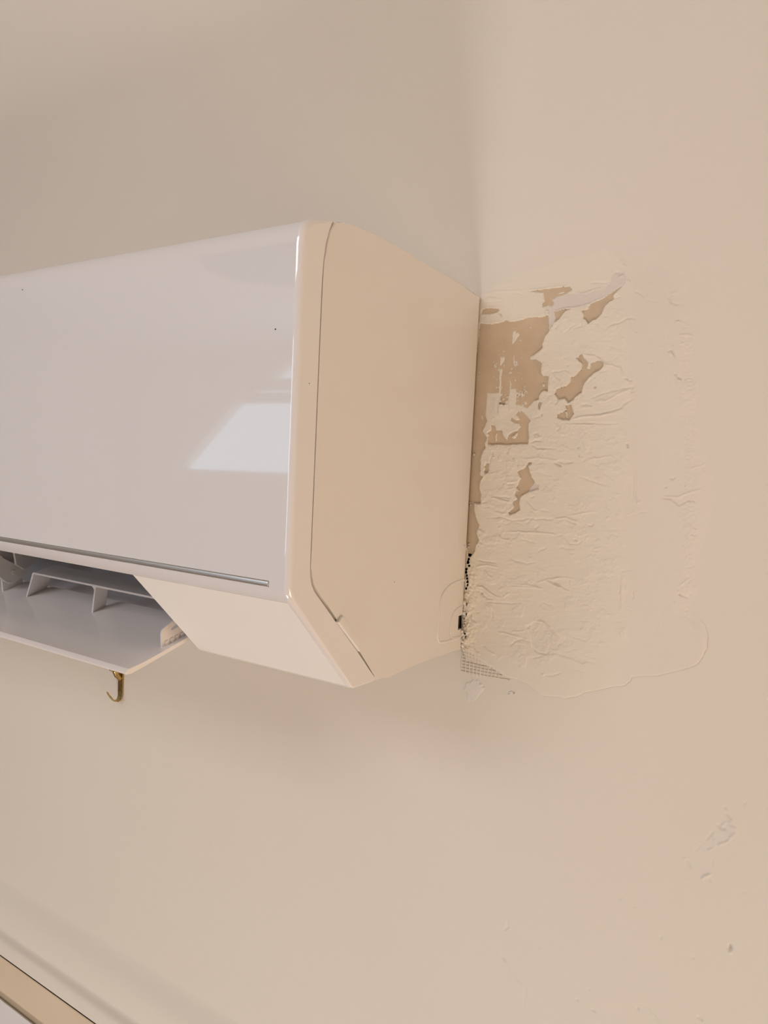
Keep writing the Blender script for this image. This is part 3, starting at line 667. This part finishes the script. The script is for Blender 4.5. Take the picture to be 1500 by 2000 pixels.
# outlet end plates
for xa, xb in ((-.1381, -.0044), (UL+.0044, OX0-.0004)):
    bm = bmesh.new(); prism(bm, chpoly(.0010, LCH+.0006, -.0015, -.0001), xa, xb, bev=0.0003, segs=2)
    part('outlet_end_plate', bm, M['matte'])
# bright strip
bm = bmesh.new(); add_box(bm, UL+.0147, -.0147, -.2196, -.2173, -.07095, -.06785, .0008)
for v in bm.verts: pass
part('chrome_strip', bm, M['chrome'], label='thin chrome strip along the foot of the front panel')
# lining of the air outlet
bm = bmesh.new()
inner = DUCT[4:]+[DUCT[0]]
for i in range(len(inner)-1):
    a_, b_ = inner[i], inner[i+1]
    vs = [bm.verts.new((x_, y_*1.0, z_)) for x_, (y_, z_) in ((OX0+.001, a_), (OX1-.0012, a_), (OX1-.0012, b_), (OX0+.001, b_))]
    bm.faces.new(vs)
bmesh.ops.remove_doubles(bm, verts=bm.verts, dist=1e-5)
for v in bm.verts:
    c_ = Vector((v.co.x, -.135, -.03)); v.co = v.co+(c_-v.co).normalized()*0.0006
ln = part('outlet_lining', bm, M['duct'])
# cross-flow fan
bm = bmesh.new()
fc = (-.125, .000)
for k in range(30):
    a_ = 2*math.pi*k/30
    p0 = (fc[0]+.026*math.cos(a_), fc[1]+.026*math.sin(a_)); p1 = (fc[0]+.036*math.cos(a_+.18), fc[1]+.036*math.sin(a_+.18))
    dx_, dz_ = (p1[1]-p0[1]), -(p1[0]-p0[0]); l_ = math.hypot(dx_, dz_); dx_ *= .0006/l_; dz_ *= .0006/l_
    prism(bm, [(p0[0]-dx_, p0[1]-dz_), (p1[0]-dx_, p1[1]-dz_), (p1[0]+dx_, p1[1]+dz_), (p0[0]+dx_, p0[1]+dz_)], OX0+.01, OX1-.01)
prism(bm, [(fc[0]+.024*math.cos(2*math.pi*k/24), fc[1]+.024*math.sin(2*math.pi*k/24)) for k in range(24)], OX0+.01, OX1-.01)
part('fan', bm, M['dark'], smooth=0)
# upright air vanes behind the lever, on a tie bar
for k in range(12):
    x_ = -.372-.024*k if k else -.372
    if x_ < OX0+.02: break
    bm = bmesh.new()
    prof = [(-.172, -.088), (-.168, -.070), (-.150, -.060), (-.128, -.068), (-.124, -.088), (-.135, -.103), (-.155, -.108), (-.168, -.102)]
    prism(bm, prof, x_-.0008, x_+.0008)
    bmesh.ops.rotate(bm, verts=bm.verts, cent=(x_, -.14, -.09), matrix=Matrix.Rotation(math.radians(28), 3, 'Z'))
    part('air_vane', bm, M['lever'])
# lever that carries the flap
bm = bmesh.new()
LV = [(-.1720, -.0930), (-.1660, -.0965), (-.1600, -.1030), (-.1555, -.1042), (-.1500, -.1052), (-.1433, -.1076), (-.1422, -.1106), (-.1440, -.1135), (-.1480, -.1165), (-.1514, -.1191), (-.1540, -.1212), (-.1562, -.1221), (-.1595, -.1218), (-.1625, -.1200), (-.1662, -.1171), (-.1700, -.1140), (-.1740, -.108)]
prism(bm, LV, -.3825, -.3760, bev=.0012, segs=3)
lever = part('flap_lever', bm, M['lever'])
bm = bmesh.new(); bmesh.ops.create_cone(bm, cap_ends=True, segments=24, radius1=.0024, radius2=.0021, depth=.0022, matrix=Matrix.Translation((-.3750, -.1563, -.1114)) @ Matrix.Rotation(math.pi/2, 4, 'Y'))
bmesh.ops.translate(bm, verts=bm.verts, vec=(0, 0, H0))
pin = obj('pin', bm, M['groove']); pin.parent = lever

# the open flap
FA = Vector((0, -.2121, -.1454)); fd = Vector((0, .0528, .0137)).normalized(); fn = Vector((0, -fd.z, fd.y))   # fn: up out of the flap
def fpt(s, h): q = FA+fd*s+fn*h; return (q.y, q.z)
FX0, FX1 = OX0+.005, -.1430
bm = bmesh.new()
top_ = [fpt(s, h) for s, h in ((-.0010, .0002), (.0008, .0010), (.006, .0004), (.014, 0), (.030, 0), (.055, .0006), (.080, .0018))]
bot_ = [fpt(s, h) for s, h in ((.080, -.0008), (.055, -.0020), (.030, -.0027), (.010, -.0032), (.002, -.0034), (-.0014, -.0024), (-.0020, -.0008))]
prism(bm, top_+bot_, FX0, FX1, bev=.0006, segs=2)
flap = part('flap', bm, M['flap'])
fpar = dict(parent=flap)
def fsub(name, bm, mat, smooth=25):
    bmesh.ops.translate(bm, verts=bm.verts, vec=(0, 0, H0)); o = obj(name, bm, mat); o.parent = flap
    if smooth: smooth_by_angle(o, smooth)
    return o
def fq(x, s, h): q = FA+fd*s+fn*h; return Vector((x, q.y, q.z))
S0 = (Vector((0, -.1577, -.1313))-FA).dot(fd)      # where the front of the bridges stands
HT = (Vector((0, -.1642, -.1058))-FA).dot(fn)
ST = (Vector((0, -.1642, -.1058))-FA).dot(fd)
def bridge(xl, xr, legs):
    """hat-shaped bridge: rounded cap between xl and xr, legs given by foot and head x"""
    T = .0017; r = .0050; bm = bmesh.new()
    def section(path_s, back):
        pass
    # outline of the cap with both outer legs, as a polyline in (x, h)
    def path(fl, hl, hr, fr):
        p = [(fl, 0.0)]
        p += [(hl-.001, HT-r)]
        for k in range(1, 7):
            a_ = math.pi/2*k/6; p.append((hl+r-r*math.cos(a_), HT-r+r*math.sin(a_)))
        if fr is None: return p+[(hr, HT)]
        q = [(fr, 0.0), (hr+.001, HT-r)]
        for k in range(1, 7):
            a_ = math.pi/2*k/6; q.append((hr-r+r*math.cos(a_), HT-r+r*math.sin(a_)))
        return p+q[::-1]
    pts = path(*legs[0], *legs[-1][::-1])
    def offs(pts, T):
        out_ = []
        for i, p in enumerate(pts):
            a_ = Vector(pts[max(i-1, 0)]); b_ = Vector(pts[min(i+1, len(pts)-1)]); t_ = (b_-a_).normalized()
            out_.append((p[0]+t_.y*T, p[1]-t_.x*T))
        return out_
    def shell(pts, T, depth):
        ins = offs(pts, T); rows = []
        for (p, q) in zip(pts, ins):
            k = p[1]/HT
            s_f = S0+(ST-S0)*k
            s_b = s_f+depth*(0.55+0.45*(1-k)) if False else s_f+depth
            rows.append([fq(p[0], s_f, p[1]), fq(p[0], s_b, p[1]+0.0*k), fq(q[0], s_b, max(q[1], 0)), fq(q[0], s_f, max(q[1], 0))])
        vs = [[bm.verts.new(c) for c in r_] for r_ in rows]
        for a_, b_ in zip(vs, vs[1:]):
            for i in range(4): bm.faces.new((a_[i], a_[(i+1) % 4], b_[(i+1) % 4], b_[i]))
        bm.faces.new(vs[0][::-1]); bm.faces.new(vs[-1])
    shell(pts, -T if False else T, .0195)
    for fl, hl in legs[1:-1]:
        # inner leg with small fillets at the cap
        for sgn in (1,):
            prof = [(fl-T/2, 0), (hl-T/2, HT-T-.003), (hl-T/2-.0008, HT-T-.0012), (hl-T/2-.0025, HT-T*.9), (hl+T/2+.0025, HT-T*.9), (hl+T/2+.0008, HT-T-.0012), (hl+T/2, HT-T-.003), (fl+T/2, 0)]
            a_ = [bm.verts.new(fq(p[0], S0+(ST-S0)*p[1]/HT, p[1])) for p in prof]
            b_ = [bm.verts.new(fq(p[0], S0+(ST-S0)*p[1]/HT+.0125, p[1])) for p in prof]
            bm.faces.new(a_); bm.faces.new(b_[::-1]); n = len(prof)
            for i in range(n): bm.faces.new((a_[i], b_[i], b_[(i+1) % n], a_[(i+1) % n]))
    return fsub('flap_bridge', bm, M['flap'], 35)
bridge(-.338, -.160, [(-.354, -.3365), (-.2593, -.2490), (None, -.1450)])
bridge(-.56, -.392, [(-.575, -.560), (-.480, -.475), (-.3900, -.3860)])
# fin at the right end of the flap, with a slot and small ribs
bm = bmesh.new()
fin = [(.0345, 0.0), (.0361, .0097), (.0372, .0117), (.0390, .0129), (.0494, .0151), (.0780, .0215), (.0790, .0010)]
a_ = [bm.verts.new(fq(-.1503, s, h)) for s, h in fin]; b_ = [bm.verts.new(fq(-.1490, s, h)) for s, h in fin]
bm.faces.new(a_); bm.faces.new(b_[::-1]); n = len(fin)
for i in range(n): bm.faces.new((a_[i], b_[i], b_[(i+1) % n], a_[(i+1) % n]))
fo = fsub('flap_fin', bm, M['flap'])
cb = bmesh.new()
sl = [side_pt(u_, v_, -.1495) for u_, v_ in ((333, 1230), (335, 1226), (347, 1216), (352, 1221), (338, 1229))]
a_ = [cb.verts.new((-.16, s, h+H0)) for s, h in sl]; b_ = [cb.verts.new((-.14, s, h+H0)) for s, h in sl]
cb.faces.new(a_); cb.faces.new(b_[::-1]); n = len(sl)
for i in range(n): cb.faces.new((a_[i], b_[i], b_[(i+1) % n], a_[(i+1) % n]))
cut(fo, [cb]); smooth_by_angle(fo, 25)
bm = bmesh.new()
for k in range(7):
    s_ = .0375+k*.0048
    for ds in (0,):
        vs = [fq(x_, s_+d_, h_) for x_ in (-.1491, -.1480) for d_ in (0, .0028) for h_ in (0, .0034)]
        vs = [bm.verts.new(v_) for v_ in vs]
        for q_ in ((0,1,3,2),(4,6,7,5),(0,4,5,1),(2,3,7,6),(0,2,6,4),(1,5,7,3)): bm.faces.new([vs[i] for i in q_])
fsub('fin_teeth', bm, M['flap'], 0)

# clip on the seam
bm = bmesh.new()
cl0 = Vector((0, -.1735, -.0957)); cd = (Vector((0, -.1490, -.1186))-cl0); cd_l = cd.length; cd.normalize(); cn = Vector((0, -cd.z, cd.y))
prof = [(0, .0), (.0004, .0046), (.0022, .0060), (cd_l-.0070, .0060), (cd_l-.0030, .0044), (cd_l, .0002)]
lo = [(cl0+cd*s+cn*h) for s, h in prof]
pa = [(q.y, q.z) for q in lo]
prism(bm, pa, -.0008, .0021, bev=.0009, segs=3)
part('clip', bm, M['white'])

# knock-out outlines near the pipe exit, low raised plates
def plate(name, pts, x0, x1, bev, mat=M['white']):
    bm = bmesh.new(); prism(bm, pts, x0, x1)
    f_ = [f for f in bm.faces if all(abs(v.co.x-x1) < 1e-7 for v in f.verts)][0]
    bmesh.ops.bevel(bm, geom=list(f_.edges), offset=bev, segments=2, affect='EDGES', profile=.5)
    o = part(name, bm, mat, 50); return o
def rnd(pts, r=.003, n=4):
    out_ = []
    for i, p in enumerate(pts):
        p = Vector(p); a_ = Vector(pts[i-1]); b_ = Vector(pts[(i+1) % len(pts)])
        da = (a_-p); db = (b_-p); ra = min(r, da.length*.45); rb_ = min(r, db.length*.45)
        s_ = p+da.normalized()*ra; e_ = p+db.normalized()*rb_
        for k in range(n+1):
            t_ = k/n; out_.append(tuple((s_*(1-t_)**2+p*2*t_*(1-t_)+e_*t_*t_)))
    return out_
def groove(name, pts, r, rr):
    path = rnd(pts, rr, 6); path = [p for p in path if p[0] < -.0034]
    bm = bmesh.new(); tube(bm, [(0.0, p[0], p[1]) for p in path], r, 8, flat=(.75, 1)); return part(name, bm, M['white'], 60)
kn = [(-.0035, -.0875), (-.0268, -.0888), (-.0412, -.0935), (-.0437, -.1255), (-.0330, -.1335), (-.0035, -.1335)]
o_ = groove('knockout_outline', [(-.0001, -.0868), (-.0268, -.0885), (-.0425, -.0960), (-.0437, -.1310), (-.0330, -.1330), (-.0001, -.1340)], .0010, .008)
o_ = groove('knockout_outline', [(-.0001, -.1085), (-.0160, -.1095), (-.0228, -.1160), (-.0232, -.1320), (-.0001, -.1335)], .0009, .006)
# black plate in the opened knock-out, painted for the shade inside
bm = bmesh.new(); add_box(bm, -.0030, -.0024, -.0102, -.0026, -.1272, -.1158); part('knockout_shade', bm, M['dark'], smooth=0, label='black plate painted for the shade in the hole at the back edge of the end face')
# mounting plate that holds the unit off the wall
bm = bmesh.new(); add_box(bm, UL+.03, -.010, -.0035, 0.0, -.02, .12, .0003); part('mounting_plate', bm, M['dark'], smooth=0)
# tiny dirt specks on front and end
for (u_, v_) in ((44, 566), (538, 643), (604, 749), (770, 1137)):
    bm = bmesh.new()
    if u_ < 600:
        x_, z_ = wall_pt(u_, v_, -.219); y_ = -.219; r_ = .00045
    else:
        x_ = 0; y_, z_ = side_pt(u_, v_, 0); r_ = .0003
    bmesh.ops.create_uvsphere(bm, u_segments=8, v_segments=5, radius=r_, matrix=Matrix.Translation((x_, y_, z_)))
    part('dirt_speck', bm, M['void'], smooth=0)

# ------------------------------------------------------------------ brass picture hook
hx, hz = wall_pt(238, 1311)
hx2, hz2 = wall_pt(237, 1361)
hook = thing('picture_hook', 'small brass picture hook nailed into the wall under the flap', 'picture hook', (hx, 0, hz+H0))
def hpart(name, bm, mat=M['brass']):
    o = obj(name, bm, mat, hook); smooth_by_angle(o, 40); return o
bm = bmesh.new()
wv = .0040
path = [(-.0012, .006), (-.0012, 0), (-.0012, -.010), (-.0012, -.022), (-.0014, -.0285), (-.0028, -.0318), (-.0060, -.0330), (-.0095, -.0318), (-.0130, -.0280), (-.0165, -.0232), (-.0188, -.0195)]
wid = [wv]*4+[wv*.95, wv*.85, wv*.8, wv*.65, wv*.5, wv*.35, wv*.22]
L_, R_ = [], []
rows = []
for i, (y_, z_) in enumerate(path):
    a_ = Vector(path[max(i-1, 0)]); b_ = Vector(path[min(i+1, len(path)-1)]); t_ = (b_-a_).normalized(); nn = Vector((-t_.y, t_.x))*.0005
    rows.append([bm.verts.new((sx*wid[i], y_+s_*nn.x, z_+s_*nn.y)) for sx, s_ in ((-1, -1), (1, -1), (1, 1), (-1, 1))])
for a_, b_ in zip(rows, rows[1:]):
    for i in range(4): bm.faces.new((a_[i], a_[(i+1) % 4], b_[(i+1) % 4], b_[i]))
bm.faces.new(rows[0]); bm.faces.new(rows[-1][::-1])
hpart('hook_strip', bm)
bm = bmesh.new()   # folded sleeve that guides the nail
tube(bm, [(0, -.0020, -.008), (0, -.0065, -.0030), (0, -.0090, .0030)], [.0028, .0032, .0034], 12)
hpart('nail_sleeve', bm)
bm = bmesh.new()
tube(bm, [(0, -.0090, .0020), (0, -.0128, .0058)], .0011, 10)
tube(bm, [(0, -.0122, .0052), (0, -.0134, .0064), (0, -.0142, .0072)], [.0034, .0036, .0020], 14)
hpart('nail', bm)
print('script done')
